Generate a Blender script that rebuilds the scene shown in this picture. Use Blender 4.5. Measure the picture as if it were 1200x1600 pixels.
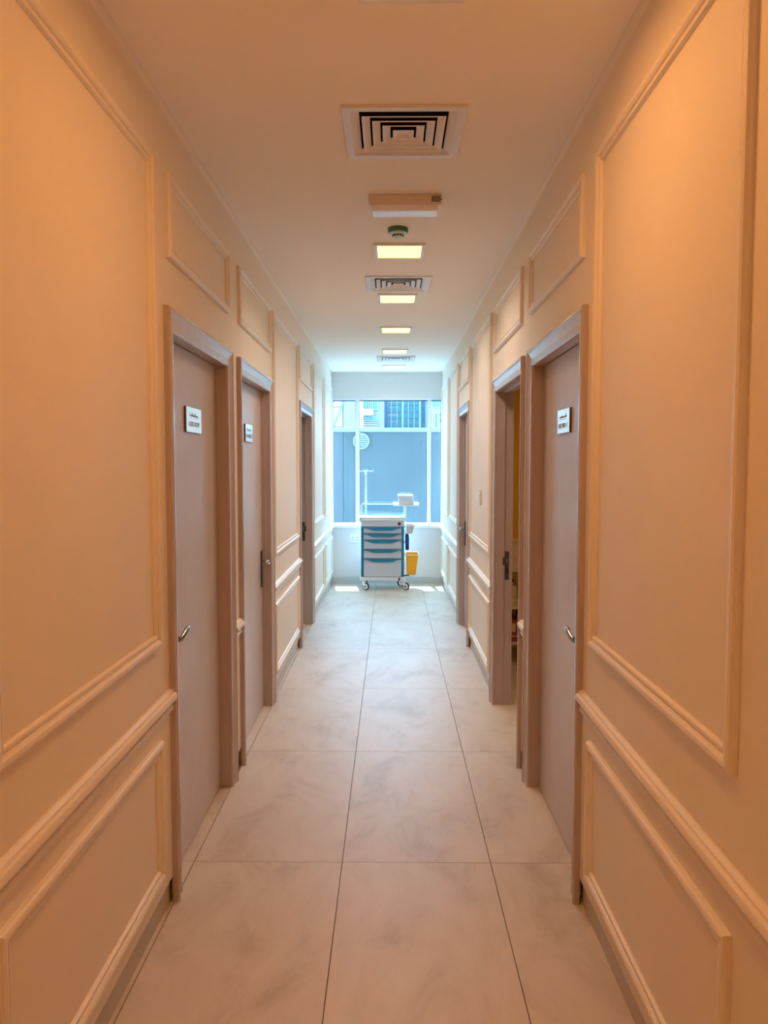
import bpy, bmesh, math, random
from mathutils import Vector, Matrix

# ------------------------------------------------------------------ clear
for o in list(bpy.data.objects):
    bpy.data.objects.remove(o, do_unlink=True)
S = bpy.context.scene
C = S.collection
R = math.radians
random.seed(7)

# ------------------------------------------------------------------ camera
F_PX, CAM_H, VX, VY = 1190.0, 1.604, 611.0, 727.0
PITCH = math.atan((800 - VY) / F_PX)
YAW = math.atan((VX - 600) / math.hypot(F_PX, 800 - VY))
cam_data = bpy.data.cameras.new('camera')
cam = bpy.data.objects.new('camera', cam_data)
C.objects.link(cam)
cam.location = (0, 0, CAM_H)
cam.rotation_euler = (math.pi / 2 - PITCH, 0, YAW)
cam_data.sensor_fit = 'VERTICAL'
cam_data.sensor_height = 32.0
cam_data.sensor_width = 24.0
cam_data.lens = F_PX * 32.0 / 1600.0
cam_data.clip_start = 0.02
cam_data.clip_end = 400
S.camera = cam

# ------------------------------------------------------------------ world, sun, exposure
LAMP_W = 9.5                       # watts of each ceiling panel
LAMP_COL = (1.0, 0.40, 0.12)       # the near, warmer panels
LAMP_W2, LAMP_COL2 = 8.8, (1.0, 0.75, 0.60)   # the row towards the window
SUN_E, SUN_COL = 38.0, (0.52, 0.80, 1.0)
SKY_E, SKY_COL = 20.0, (0.36, 0.70, 1.0)
w = bpy.data.worlds.new('world')
S.world = w
w.use_nodes = True
bg = w.node_tree.nodes['Background']
bg.inputs[0].default_value = (*SKY_COL, 1)
bg.inputs[1].default_value = SKY_E
sd = bpy.data.lights.new('sun', 'SUN')
sd.energy = SUN_E
sd.color = SUN_COL
sd.angle = R(0.6)
sun = bpy.data.objects.new('sun', sd)
C.objects.link(sun)
sun.location = (0, 30, 60)
SUN_EL, SUN_AZ = R(71), R(-6)      # high sun standing over the yard outside the window
sdir = Vector((math.sin(SUN_AZ) * math.cos(SUN_EL), math.cos(SUN_AZ) * math.cos(SUN_EL), math.sin(SUN_EL)))
sun.rotation_euler = sdir.to_track_quat('Z', 'Y').to_euler()
vs = S.view_settings
vs.view_transform = 'Standard'
vs.look = 'None'
vs.exposure = 0.0
vs.gamma = 1.0
vs.use_curve_mapping = False
S.cycles.use_denoising = True
S.cycles.use_adaptive_sampling = False
S.cycles.max_bounces = 10
S.cycles.diffuse_bounces = 8
S.cycles.transparent_max_bounces = 16
S.cycles.sample_clamp_indirect = 12.0

# ------------------------------------------------------------------ materials
def nt(name):
    m = bpy.data.materials.new(name)
    m.use_nodes = True
    return m, m.node_tree.nodes, m.node_tree.links, m.node_tree.nodes['Principled BSDF']

def mat(name, col, rough=0.5, metal=0.0, var=0.0, scale=8.0, bump=0.0, bscale=200.0, spec=0.5, stretch=None):
    m, n, l, b = nt(name)
    b.inputs['Roughness'].default_value = rough
    b.inputs['Metallic'].default_value = metal
    b.inputs['Specular IOR Level'].default_value = spec
    b.inputs['Base Color'].default_value = (*col, 1)
    tc = n.new('ShaderNodeTexCoord')
    mp = n.new('ShaderNodeMapping')
    l.new(tc.outputs['Object'], mp.inputs[0])
    if stretch:
        mp.inputs['Scale'].default_value = stretch
    if var:
        tx = n.new('ShaderNodeTexNoise')
        tx.inputs['Scale'].default_value = scale
        tx.inputs['Detail'].default_value = 6
        l.new(mp.outputs[0], tx.inputs['Vector'])
        rp = n.new('ShaderNodeValToRGB')
        rp.color_ramp.elements[0].position = 0.3
        rp.color_ramp.elements[1].position = 0.7
        rp.color_ramp.elements[0].color = (*[max(0, c * (1 - var)) for c in col], 1)
        rp.color_ramp.elements[1].color = (*[min(1, c * (1 + var)) for c in col], 1)
        l.new(tx.outputs['Fac'], rp.inputs[0])
        l.new(rp.outputs[0], b.inputs['Base Color'])
    if bump:
        t2 = n.new('ShaderNodeTexNoise')
        t2.inputs['Scale'].default_value = bscale
        t2.inputs['Detail'].default_value = 3
        l.new(mp.outputs[0], t2.inputs['Vector'])
        bp = n.new('ShaderNodeBump')
        bp.inputs['Strength'].default_value = bump
        bp.inputs['Distance'].default_value = 0.002
        l.new(t2.outputs['Fac'], bp.inputs['Height'])
        l.new(bp.outputs[0], b.inputs['Normal'])
    return m

def emit(name, col, strength):
    m, n, l, b = nt(name)
    b.inputs['Base Color'].default_value = (0.8, 0.8, 0.75, 1)
    b.inputs['Emission Color'].default_value = (*col, 1)
    b.inputs['Emission Strength'].default_value = strength
    return m

def glass(name, tint, ior=1.5):
    m = bpy.data.materials.new(name)
    m.use_nodes = True
    n, l = m.node_tree.nodes, m.node_tree.links
    n.clear()
    out = n.new('ShaderNodeOutputMaterial')
    mix = n.new('ShaderNodeMixShader')
    tr = n.new('ShaderNodeBsdfTransparent')
    tr.inputs[0].default_value = (*tint, 1)
    gl = n.new('ShaderNodeBsdfGlossy')
    gl.inputs['Roughness'].default_value = 0.02
    fr = n.new('ShaderNodeFresnel')
    geo = n.new('ShaderNodeNewGeometry')          # thin pane: the far face must not act as the inside of a solid block
    mr = n.new('ShaderNodeMapRange')
    mr.inputs['To Min'].default_value = ior
    mr.inputs['To Max'].default_value = 1.0 / ior
    l.new(geo.outputs['Backfacing'], mr.inputs['Value'])
    l.new(mr.outputs[0], fr.inputs['IOR'])
    l.new(fr.outputs[0], mix.inputs[0])
    l.new(tr.outputs[0], mix.inputs[1])
    l.new(gl.outputs[0], mix.inputs[2])
    l.new(mix.outputs[0], out.inputs[0])
    return m

def tile_mat():
    m, n, l, b = nt('beige_porcelain')
    geo = n.new('ShaderNodeNewGeometry')
    oi = n.new('ShaderNodeObjectInfo')
    add = n.new('ShaderNodeVectorMath'); add.operation = 'ADD'
    mul = n.new('ShaderNodeVectorMath'); mul.operation = 'SCALE'
    cmb = n.new('ShaderNodeCombineXYZ')
    l.new(oi.outputs['Random'], cmb.inputs[0]); l.new(oi.outputs['Random'], cmb.inputs[1])
    l.new(cmb.outputs[0], mul.inputs[0]); mul.inputs['Scale'].default_value = 37.0
    l.new(geo.outputs['Position'], add.inputs[0]); l.new(mul.outputs[0], add.inputs[1])
    mp = n.new('ShaderNodeMapping'); mp.inputs['Scale'].default_value = (1.0, 0.55, 1.0)
    l.new(add.outputs[0], mp.inputs[0])
    t = n.new('ShaderNodeTexNoise'); t.inputs['Scale'].default_value = 3.5; t.inputs['Detail'].default_value = 9
    t.inputs['Roughness'].default_value = 0.68; t.inputs['Distortion'].default_value = 0.6
    l.new(mp.outputs[0], t.inputs['Vector'])
    rp = n.new('ShaderNodeValToRGB')
    e = rp.color_ramp.elements
    e[0].position = 0.30; e[0].color = (0.51, 0.435, 0.36, 1)
    e[1].position = 0.66; e[1].color = (0.70, 0.64, 0.565, 1)
    k = e.new(0.47); k.color = (0.64, 0.575, 0.50, 1)
    l.new(t.outputs['Fac'], rp.inputs[0])
    l.new(rp.outputs[0], b.inputs['Base Color'])
    t2 = n.new('ShaderNodeTexNoise'); t2.inputs['Scale'].default_value = 14; t2.inputs['Detail'].default_value = 5
    l.new(mp.outputs[0], t2.inputs['Vector'])
    mr = n.new('ShaderNodeMapRange'); mr.inputs['To Min'].default_value = 0.36; mr.inputs['To Max'].default_value = 0.50
    l.new(t2.outputs['Fac'], mr.inputs['Value']); l.new(mr.outputs[0], b.inputs['Roughness'])
    return m

M = dict(
    wall=mat('cream_wall_paint', (0.84, 0.775, 0.69), 0.55, var=0.015, scale=3, bump=0.12, bscale=260),
    trim=mat('cream_moulding_paint', (0.85, 0.785, 0.70), 0.42),
    ceiling=mat('white_ceiling_paint', (0.92, 0.89, 0.85), 0.9, spec=0.15, bump=0.05, bscale=200),
    white_wall=mat('white_end_wall_paint', (0.72, 0.72, 0.735), 0.55, bump=0.05),
    door=mat('mauve_grey_laminate', (0.60, 0.53, 0.52), 0.32, var=0.05, scale=5, bump=0.15, bscale=420),
    casing=mat('mauve_beige_casing', (0.50, 0.42, 0.395), 0.20, var=0.04, scale=6, stretch=(6, 6, 0.6)),
    tile=tile_mat(),
    grout=mat('brown_grout', (0.20, 0.15, 0.11), 0.8),
    base=mat('grey_tile_skirting', (0.52, 0.48, 0.43), 0.38, var=0.06, scale=6),
    base_end=mat('pale_tile_skirting', (0.58, 0.60, 0.63), 0.4, var=0.03, scale=6),
    shade_paint=mat('dark_gap_shade', (0.06, 0.045, 0.035), 0.8),  # dark colour standing for the shade under the closed door leaves
    frame=mat('white_window_frame', (0.82, 0.84, 0.86), 0.4),
    gasket=mat('dark_gasket', (0.05, 0.08, 0.11), 0.5),
    glass=glass('clear_window_glass', (0.88, 0.97, 1.0), 1.5),
    acrylic=glass('clear_acrylic', (0.90, 0.98, 1.0), 1.4),
    vent=mat('white_vent_metal', (0.74, 0.71, 0.69), 0.4),
    dark=mat('dark_plenum', (0.015, 0.015, 0.025), 0.9),
    lamp_frame=mat('white_lamp_frame', (0.80, 0.80, 0.80), 0.4),
    lens=mat('frosted_lens', (0.90, 0.91, 0.95), 0.18),
    plastic=mat('ivory_plastic', (0.74, 0.66, 0.58), 0.4),
    green=mat('green_detector_base', (0.06, 0.20, 0.15), 0.5),
    aqua=mat('pale_aqua_plastic', (0.55, 0.80, 0.76), 0.4),
    black=mat('black_plastic', (0.02, 0.02, 0.022), 0.45),
    chrome=mat('polished_steel', (0.36, 0.32, 0.30), 0.12, metal=1.0),
    bronze=mat('dark_bronze_metal', (0.10, 0.08, 0.085), 0.35, metal=0.8),
    steel=mat('dark_steel_plate', (0.10, 0.09, 0.095), 0.4, metal=0.6),
    sign=mat('satin_steel_sign', (0.94, 0.97, 0.97), 0.22, metal=0.75),
    sign_edge=mat('dark_sign_edge', (0.05, 0.04, 0.04), 0.5),
    ink=mat('grey_ink', (0.36, 0.41, 0.43), 0.6),
    ink_dark=mat('dark_ink', (0.03, 0.02, 0.02), 0.6),
    cart_white=mat('white_cart_plastic', (0.80, 0.81, 0.84), 0.35),
    cart_grey=mat('pale_grey_drawer', (0.58, 0.60, 0.68), 0.4),
    teal=mat('teal_plastic', (0.008, 0.20, 0.34), 0.4),
    maroon=mat('maroon_lock', (0.10, 0.008, 0.02), 0.4),
    navy=mat('navy_plastic', (0.005, 0.03, 0.26), 0.4),
    yellow=mat('yellow_plastic', (0.98, 0.43, 0.004), 0.4),
    rim_yellow=mat('pale_yellow_rim', (0.95, 0.72, 0.30), 0.4),
    rubber=mat('black_rubber', (0.02, 0.025, 0.03), 0.7),
    box=mat('pale_grey_box', (0.66, 0.67, 0.70), 0.5),
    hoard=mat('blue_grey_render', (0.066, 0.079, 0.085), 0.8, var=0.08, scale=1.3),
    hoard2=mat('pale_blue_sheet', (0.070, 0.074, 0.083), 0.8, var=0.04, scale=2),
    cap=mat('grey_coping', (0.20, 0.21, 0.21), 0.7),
    facade=mat('pale_stone_facade', (0.28, 0.235, 0.225), 0.8, var=0.03, scale=0.7),
    lilac=mat('lilac_render', (0.16, 0.14, 0.17), 0.8),
    teal_glass=mat('teal_facade_glass', (0.05, 0.13, 0.15), 0.5, var=0.3, scale=0.35),
    mullion=mat('pale_mullion', (0.19, 0.25, 0.26), 0.5),
    blue_glass=mat('blue_facade_glass', (0.015, 0.05, 0.10), 0.4, var=0.15, scale=0.6),
    ground=mat('grey_paving', (0.45, 0.45, 0.45), 0.9, var=0.1, scale=2),
    cable=mat('dark_cable', (0.10, 0.10, 0.12), 0.6),
    room=mat('yellow_room_paint', (0.78, 0.46, 0.06), 0.6),
    shelf=mat('cream_shelf_metal', (0.74, 0.68, 0.60), 0.4),
    navy_crate=mat('navy_crate', (0.02, 0.02, 0.09), 0.5),
    red=mat('red_carton', (0.38, 0.05, 0.06), 0.5),
    kraft=mat('cream_carton', (0.75, 0.58, 0.34), 0.6),
    ivory=mat('ivory_bottle', (0.80, 0.66, 0.46), 0.4),
)
# what the eye sees of a lamp panel: a pale yellow diffuser
M['diffuser'] = emit('yellow_lit_diffuser', (1.0, 0.90, 0.17), 2.6)

# ------------------------------------------------------------------ mesh helpers
class MB:
    def __init__(s):
        s.v, s.f = [], []
    def add(s, vs, fs):
        k = len(s.v)
        s.v += [tuple(p) for p in vs]
        s.f += [tuple(i + k for i in f) for f in fs]
        return s
    def box(s, x0, x1, y0, y1, z0, z1):
        vs = [(x, y, z) for x in (x0, x1) for y in (y0, y1) for z in (z0, z1)]
        return s.add(vs, [(0, 1, 3, 2), (4, 6, 7, 5), (0, 4, 5, 1), (2, 3, 7, 6), (0, 2, 6, 4), (1, 5, 7, 3)])
    def loops(s, rings, closed_path=False, cap=True, closed_ring=True):
        """skin a list of rings of equal length"""
        n = len(rings[0])
        vs = [p for r in rings for p in r]
        fs = []
        m = len(rings)
        for i in range(m if closed_path else m - 1):
            a, b = i * n, ((i + 1) % m) * n
            for j in range(n if closed_ring else n - 1):
                k = (j + 1) % n
                fs.append((a + j, a + k, b + k, b + j))
        if cap and not closed_path:
            fs.append(tuple(range(n))[::-1])
            fs.append(tuple(range((m - 1) * n, m * n)))
        return s.add(vs, fs)
    def tube(s, pts, rad, seg=10, flat=1.0):
        pts = [Vector(p) for p in pts]
        rs = rad if isinstance(rad, (list, tuple)) else [rad] * len(pts)
        rings = []
        up = Vector((0, 0, 1))
        for i, p in enumerate(pts):
            t = (pts[min(i + 1, len(pts) - 1)] - pts[max(i - 1, 0)]).normalized()
            u = up if abs(t.dot(up)) < 0.95 else Vector((1, 0, 0))
            a = t.cross(u).normalized()
            b = a.cross(t).normalized()
            rings.append([p + a * math.cos(2 * math.pi * k / seg) * rs[i] * flat + b * math.sin(2 * math.pi * k / seg) * rs[i] for k in range(seg)])
        return s.loops(rings)
    def lathe(s, prof, centre, axis='z', seg=24):
        c = Vector(centre)
        rings = []
        for r, h in prof:
            ring = []
            for k in range(seg):
                a = 2 * math.pi * k / seg
                if axis == 'z':
                    ring.append(c + Vector((r * math.cos(a), r * math.sin(a), h)))
                elif axis == 'x':
                    ring.append(c + Vector((h, r * math.cos(a), r * math.sin(a))))
                else:
                    ring.append(c + Vector((r * math.cos(a), h, r * math.sin(a))))
            rings.append(ring)
        return s.loops(rings)
    def prism(s, poly, fn, t0, t1):
        """poly (a,b) extruded along t; fn(a,b,t) -> xyz"""
        return s.loops([[fn(a, b, t) for a, b in poly] for t in (t0, t1)])
    def build(s, name, material, parent=None, smooth=False, bevel=0.0, segs=2, sharp=40):
        me = bpy.data.meshes.new(name)
        me.from_pydata(s.v, [], s.f)
        bm = bmesh.new(); bm.from_mesh(me)
        bmesh.ops.recalc_face_normals(bm, faces=bm.faces)
        bm.to_mesh(me); bm.free()
        me.materials.append(M[material] if isinstance(material, str) else material)
        o = bpy.data.objects.new(name, me)
        C.objects.link(o)
        if parent is not None:
            o.parent = parent
            o.matrix_parent_inverse = parent.matrix_basis.inverted()
        if smooth:
            for p in me.polygons:
                p.use_smooth = True
            me.set_sharp_from_angle(angle=R(sharp))
        if bevel:
            b = o.modifiers.new('bevel', 'BEVEL')
            b.width = bevel; b.segments = segs; b.limit_method = 'ANGLE'
        return o

def tag(o, label=None, cat=None, group=None, kind=None):
    if label: o['label'] = label
    if cat: o['category'] = cat
    if group: o['group'] = group
    if kind: o['kind'] = kind
    return o

def empty(name, loc=(0, 0, 0), label=None, cat=None, group=None, kind=None):
    o = bpy.data.objects.new(name, None)
    o.empty_display_size = 0.1
    o.location = loc
    C.objects.link(o)
    return tag(o, label, cat, group, kind)

def box(name, b, material, parent=None, bevel=0.0):
    return MB().box(*b).build(name, material, parent, bevel=bevel)

# ------------------------------------------------------------------ plan of the corridor
XL, XR, H = -0.80, 0.69, 2.85           # wall faces, ceiling height
YE, YB = 10.30, -2.6                    # end wall face, added bounce wall behind the camera
T = 0.115                               # wall thickness
CASE = 0.085                            # casing width
DOOR_TOP = 2.165                        # top of casing
# casing outer edges along the corridor
DL = [(2.70, 3.79), (3.975, 5.08), (6.60, 7.70)]
DR = [(2.70, 3.80), (3.955, 5.11), (6.66, 7.70)]
SKIRT = 0.095

def side(sgn):
    """mapping from (out of wall, along, up) to xyz"""
    X = XL if sgn < 0 else XR
    return lambda h, y, z: (X - sgn * h, y, z)

# ---------------- floor
fl = MB().box(-3.0, 3.0, YB - 0.2, YE + 0.25, -0.16, -0.012).build('floor', 'grout')
tag(fl, 'beige porcelain tile floor running the length of the corridor', 'floor', kind='structure')
xs = [-2.597, -1.397, -0.797, -0.197, 0.403, 1.003, 2.2]
ys = [-2.6 + 0.0] + [-1.81 + 1.2 * i for i in range(0, 11)] + [YE + 0.02]
ys = [YB] + [2.99 + 1.2 * i for i in range(-4, 7)] + [YE + 0.02]
meshes = {}
for i in range(len(xs) - 1):
    for j in range(len(ys) - 1):
        x0, x1, y0, y1 = xs[i] + .0016, xs[i + 1] - .0016, ys[j] + .0016, ys[j + 1] - .0016
        if y1 - y0 < 0.02:
            continue
        if i in (0, 5) and not (3.5 < y1 < 9.0):
            continue
        key = (round(x1 - x0, 3), round(y1 - y0, 3))
        if key in meshes:
            o = bpy.data.objects.new('tile', meshes[key]); C.objects.link(o); o.parent = fl
        else:
            a, b_ = (x1 - x0) / 2, (y1 - y0) / 2
            o = MB().box(-a, a, -b_, b_, -0.014, 0.0).build('tile', 'tile', fl)
            meshes[key] = o.data
        o.location = ((x0 + x1) / 2, (y0 + y1) / 2, 0)

# ---------------- ceiling with openings for the vents
VENTS = [(0.045, 2.938), (0.050, 5.320), (0.055, 9.00)]
VH = 0.190
cx0, cx1 = VENTS[0][0] - VH, VENTS[0][0] + VH
mb = MB()
mb.box(-3, -0.145, YB - .2, YE + .25, H, H + .12).box(0.24, 3, YB - .2, YE + .25, H, H + .12)
yy = [YB - .2]
for vx_, vy_ in VENTS:
    yy += [vy_ - VH, vy_ + VH]
yy.append(YE + .25)
for k in range(0, len(yy), 2):
    mb.box(-0.145, 0.24, yy[k], yy[k + 1], H, H + .12)
tag(mb.build('ceiling', 'ceiling'), 'plain painted corridor ceiling with recessed lights and vents', 'ceiling', kind='structure')

# ---------------- side walls with door openings
def side_wall(name, sgn, doors, label):
    P = side(sgn)
    X = XL if sgn < 0 else XR
    Xb = X + sgn * T
    x0, x1 = min(X, Xb), max(X, Xb)
    Xs = X + sgn * 0.026                     # recessed behind the skirting line
    sx0, sx1 = min(Xs, Xb), max(Xs, Xb)
    mb = MB()
    cuts = [YB] + [c for a, b in doors for c in (a + CASE - 0.03, b - CASE + 0.03)] + [YE]
    segs = [(cuts[k], cuts[k + 1]) for k in range(0, len(cuts), 2)]
    for a, b in segs:
        mb.box(x0, x1, a, b, SKIRT + 0.004, H)
        mb.box(sx0, sx1, a, b, 0.0, SKIRT + 0.004)
    for a, b in doors:
        mb.box(x0, x1, a + CASE - 0.03, b - CASE + 0.03, DOOR_TOP - CASE + 0.03, H)
    tag(mb.build(name, 'wall'), label, 'wall', kind='structure')
    return segs

segL = side_wall('wall_left', -1, DL, 'cream panelled corridor wall on the left with three doorways')
segR = side_wall('wall_right', 1, DR, 'cream panelled corridor wall on the right with three doorways')

# skirting
def outer_segments(doors):
    c = [YB] + [v for a, b in doors for v in (a, b)] + [YE]
    return [(c[k], c[k + 1]) for k in range(0, len(c), 2)]
for nm, sgn, doors in (('left', -1, DL), ('right', 1, DR)):
    P = side(sgn)
    where = ['beside the nearest stretch of', 'between the first two doors on', 'between the second and third doors on', 'at the window end of']
    for k, (a, b) in enumerate(outer_segments(doors)):
        poly = [(-0.026, 0.0), (-0.013, 0.0), (-0.013, SKIRT - 0.011), (-0.015, SKIRT - 0.009), (-0.026, SKIRT - 0.009)]
        o = MB().prism(poly, lambda h, z, t: P(h, t, z), a, b).build('baseboard_' + nm, 'base')
        tag(o, f'grey tile skirting {where[k]} the {nm} wall', 'skirting', kind='structure')

# cove where wall meets ceiling
r = 0.022
for nm, sgn in (('left', -1), ('right', 1)):
    P = side(sgn)
    poly = [(0, H), (0, H - r)] + [(r - r * math.cos(R(a)), H - r + r * math.sin(R(a))) for a in range(10, 90, 10)] + [(r, H)]
    o = MB().prism(poly, lambda h, z, t: P(h, t, z), YB, YE).build('trim_cove_' + nm, 'wall', smooth=True)
    tag(o, f'smooth plaster cove along the top of the {nm} wall', 'cove', kind='structure')

# end wall, unseen back wall added for bounce, unseen shell added against light leaks
W0, W1, WZ0, WZ1 = -0.792, 0.682, 0.80, 2.49
mb = MB()
mb.box(-3, 3, YE, YE + .22, 0, WZ0 - 0.045)
mb.box(-3, 3, YE, YE + .22, WZ1, H)
mb.box(-3, W0, YE, YE + .22, WZ0 - 0.045, WZ1)
mb.box(W1, 3, YE, YE + .22, WZ0 - 0.045, WZ1)
tag(mb.build('wall_end', 'white_wall'), 'white wall with the big window at the far end of the corridor', 'wall', kind='structure')
o = MB().box(XL - .01, XR + .01, YE - 0.010, YE, 0, SKIRT - 0.006).build('baseboard_end', 'base_end', bevel=0.002)
tag(o, 'grey tile skirting below the far window', 'skirting', kind='structure')
tag(box('wall_bounce_back', (XL - T, XR + T, YB - .15, YB, 0, H), 'wall'), 'unseen cream wall added across the corridor behind the camera to bounce light', 'wall', kind='structure')
tag(box('wall_lightstop_left', (-3.15, -3.0, YB - .2, YE + .22, 0, H), 'wall'), 'unseen wall added behind the rooms on the left to stop light leaks', 'wall', kind='structure')
tag(box('wall_lightstop_right', (3.0, 3.15, YB - .2, YE + .22, 0, H), 'wall'), 'unseen wall added behind the rooms on the right to stop light leaks', 'wall', kind='structure')
tag(box('wall_lightstop_back', (-3.0, 3.0, YB - .35, YB - .2, 0, H), 'wall'), 'unseen wall added behind the near end of the corridor to stop light leaks', 'wall', kind='structure')

# ---------------- mouldings on the walls
PROF = [(0, 0), (0, 0.011), (0.004, 0.017), (0.011, 0.020), (0.020, 0.019), (0.026, 0.014), (0.028, 0.008), (0.034, 0.008), (0.037, 0.012), (0.043, 0.011), (0.046, 0.004), (0.046, 0)]
trim_n = [0]
def panel_frame(sgn, y0, y1, z0, z1, label):
    P = side(sgn)
    rings = []
    for cy, cz, dy, dz in ((y0, z0, 1, 1), (y1, z0, -1, 1), (y1, z1, -1, -1), (y0, z1, 1, -1)):
        rings.append([P(hh, cy + dy * u, cz + dz * u) for u, hh in PROF])
    trim_n[0] += 1
    o = MB().loops(rings, closed_path=True, cap=False, closed_ring=False).build(f'trim_{trim_n[0]}', 'trim')
    tag(o, label, 'moulding', kind='structure')

RAIL = [(0, 0.722), (0.011, 0.722), (0.014, 0.725), (0.014, 0.736), (0.011, 0.739), (0.005, 0.740), (0.005, 0.752), (0.016, 0.754), (0.025, 0.760), (0.029, 0.768), (0.029, 0.777), (0.026, 0.784), (0.017, 0.787), (0.015, 0.793), (0.006, 0.799), (0.0, 0.800)]
def chair_rail(sgn, y0, y1, label):
    P = side(sgn)
    trim_n[0] += 1
    o = MB().prism(RAIL, lambda h, z, t: P(h, t, z), y0, y1).build(f'trim_{trim_n[0]}', 'trim', smooth=True, sharp=24)
    tag(o, label, 'chair rail', kind='structure')

Z_LO, Z_MID0, Z_MID1, Z_S = (0.165, 0.655), 0.985, 2.637, 2.342
for nm, sgn, doors, bays, overs in (
        ('left', -1, DL, [(1.47, 2.575), (5.16, 6.50), (7.80, 8.95), (9.10, 10.2)], [(2.745, 3.765), (4.01, 5.06), (6.60, 7.66)]),
        ('right', 1, DR, [(1.49, 2.585), (5.24, 6.58), (7.80, 8.95), (9.10, 10.2)], [(2.760, 3.805), (4.03, 5.11), (6.68, 7.72)])):
    at = ['nearest the camera', 'between the second and third doors', 'just past the third door', 'next to the window']
    for (a, b), ww in zip(bays, at):
        panel_frame(sgn, a, b, Z_MID0, Z_MID1, f'tall cream panel moulding on the {nm} wall {ww}')
        panel_frame(sgn, a, b, *Z_LO, f'low cream panel moulding under the rail on the {nm} wall {ww}')
    for (a, b), ww in zip(overs, ['first', 'second', 'third']):
        panel_frame(sgn, a, b, Z_S, Z_MID1, f'small cream panel moulding above the {ww} door on the {nm}')
    for (a, b), ww in zip(outer_segments(doors), ['on the nearest stretch', 'on the narrow pier between the first two doors', 'between the second and third doors', 'towards the window']):
        chair_rail(sgn, a, b, f'cream chair rail {ww} of the {nm} wall')

# ---------------- doors
CPROF = [(0, 0), (0, 0.018), (0.003, 0.023), (0.012, 0.024), (0.016, 0.021), (0.022, 0.0185), (0.050, 0.010), (0.058, 0.0095), (0.061, 0.0135), (0.078, 0.0125), (0.083, 0.009), (0.085, 0.0)]
LEAF = 0.050                             # leaf face set back from the wall face

def lever(leaf, P, y, z, d, plate_mat, plate=(0.808, 1.046), back=LEAF):
    """lever handle on its long plate: spindle at y, lever runs in direction d along the wall"""
    MB().box(*[c for ax in zip(P(-back, y - 0.021, plate[0]), P(-back + 0.008, y + 0.021, plate[1])) for c in sorted(ax)]).build('handle_plate', plate_mat, leaf, bevel=0.003)
    h0 = -back
    pts, rs = [], []
    pts += [P(h0, y, z), P(h0 + 0.03, y, z)]
    rs += [0.011, 0.010]
    n = 12
    for k in range(n + 1):
        t = k / n
        yy_ = y + d * (-0.004 + 0.150 * t)
        zz = z + 0.010 * math.sin((t * 1.5 - 0.5) * math.pi)
        hh = h0 + 0.052 + 0.004 * math.sin(t * math.pi)
        if t > 0.85:
            hh -= 0.016 * (t - 0.85) / 0.15
        pts.append(P(hh, yy_, zz))
        rs.append(0.011 * (1.0 + 0.25 * math.sin(t * math.pi)) if t < 0.9 else 0.009)
    return MB().tube(pts, rs, seg=12, flat=0.75).build('handle', 'chrome', leaf, smooth=True)

def doorway(num, sgn, y0, y1, label, kind, hinge=None, handle=None):
    P = side(sgn)
    root = empty(f'door_{num}', P(0, (y0 + y1) / 2, 0), label, 'door', kind='structure')
    def pb(name, h0, h1, a, b, z0, z1, material, par=root, bevel=0.0):
        p, q = P(h0, a, z0), P(h1, b, z1)
        return MB().box(*[c for ax in zip(p, q) for c in sorted(ax)]).build(name, material, par, bevel=bevel)
    # mitred casing
    path = [(y0, 0, 1, 0), (y0, DOOR_TOP, 1, -1), (y1, DOOR_TOP, -1, -1), (y1, 0, -1, 0)]
    rings = [[P(hh, a + da * u, z + dz * u) for u, hh in CPROF] for a, z, da, dz in path]
    MB().loops(rings, cap=True).build('casing', 'casing', root)
    a, b, zt = y0 + CASE - 0.003, y1 - CASE + 0.003, DOOR_TOP - CASE + 0.003
    jt = 0.026
    pb('jamb', -T, 0.004, a - jt, a, 0, zt + jt, 'casing')
    pb('jamb', -T, 0.004, b, b + jt, 0, zt + jt, 'casing')
    pb('jamb_head', -T, 0.004, a, b, zt, zt + jt, 'casing')
    if kind == 'closed':
        s0, s1 = -LEAF - 0.062, -LEAF - 0.044
        pb('door_stop', s0, s1, a, b, zt - 0.012, zt, 'casing')
        leaf = pb('leaf', -LEAF - 0.042, -LEAF, a + 0.003, b - 0.003, 0.006, zt - 0.003, 'door')
        if handle == 'near':
            lever(leaf, P, a + 0.062, 0.955, 1, 'bronze')
        elif handle == 'far':
            lever(leaf, P, b - 0.05, 0.975, -1, 'bronze')
        # dark strip painted as the shade under the leaf
        pb('leaf_shade', -LEAF - 0.045, -LEAF - 0.008, a, b, 0.0005, 0.0055, 'shade_paint')
    else:
        # leaf swung into the room, hinged at the near jamb; rebate strip and strike plate on the far jamb
        pb('door_stop', -0.060, -0.052, b - 0.006, b, 0, zt, 'casing')
        pb('door_stop', -0.060, -0.052, a, a + 0.012, 0, zt, 'casing')
        pb('door_stop', -0.060, -0.052, a + 0.012, b - 0.012, zt - 0.012, zt, 'casing')
        leaf = pb('leaf', -T - 0.015 - 0.88, -T - 0.015, a - 0.046, a - 0.004, 0.006, zt - 0.003, 'door')
        st = pb('strike_plate', -0.092, -0.064, b - 0.0025, b, 0.845, 1.035, 'steel')
        pb('latch_hole', -0.084, -0.072, b - 0.0032, b - 0.0022, 0.955, 0.985, 'cap', st)
        pb('bolt_hole', -0.084, -0.072, b - 0.0032, b - 0.0022, 0.885, 0.925, 'black', st)
        pb('lip', -0.064, -0.050, b - 0.0085, b - 0.006, 0.945, 0.995, 'steel', st)
    return root

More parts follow.
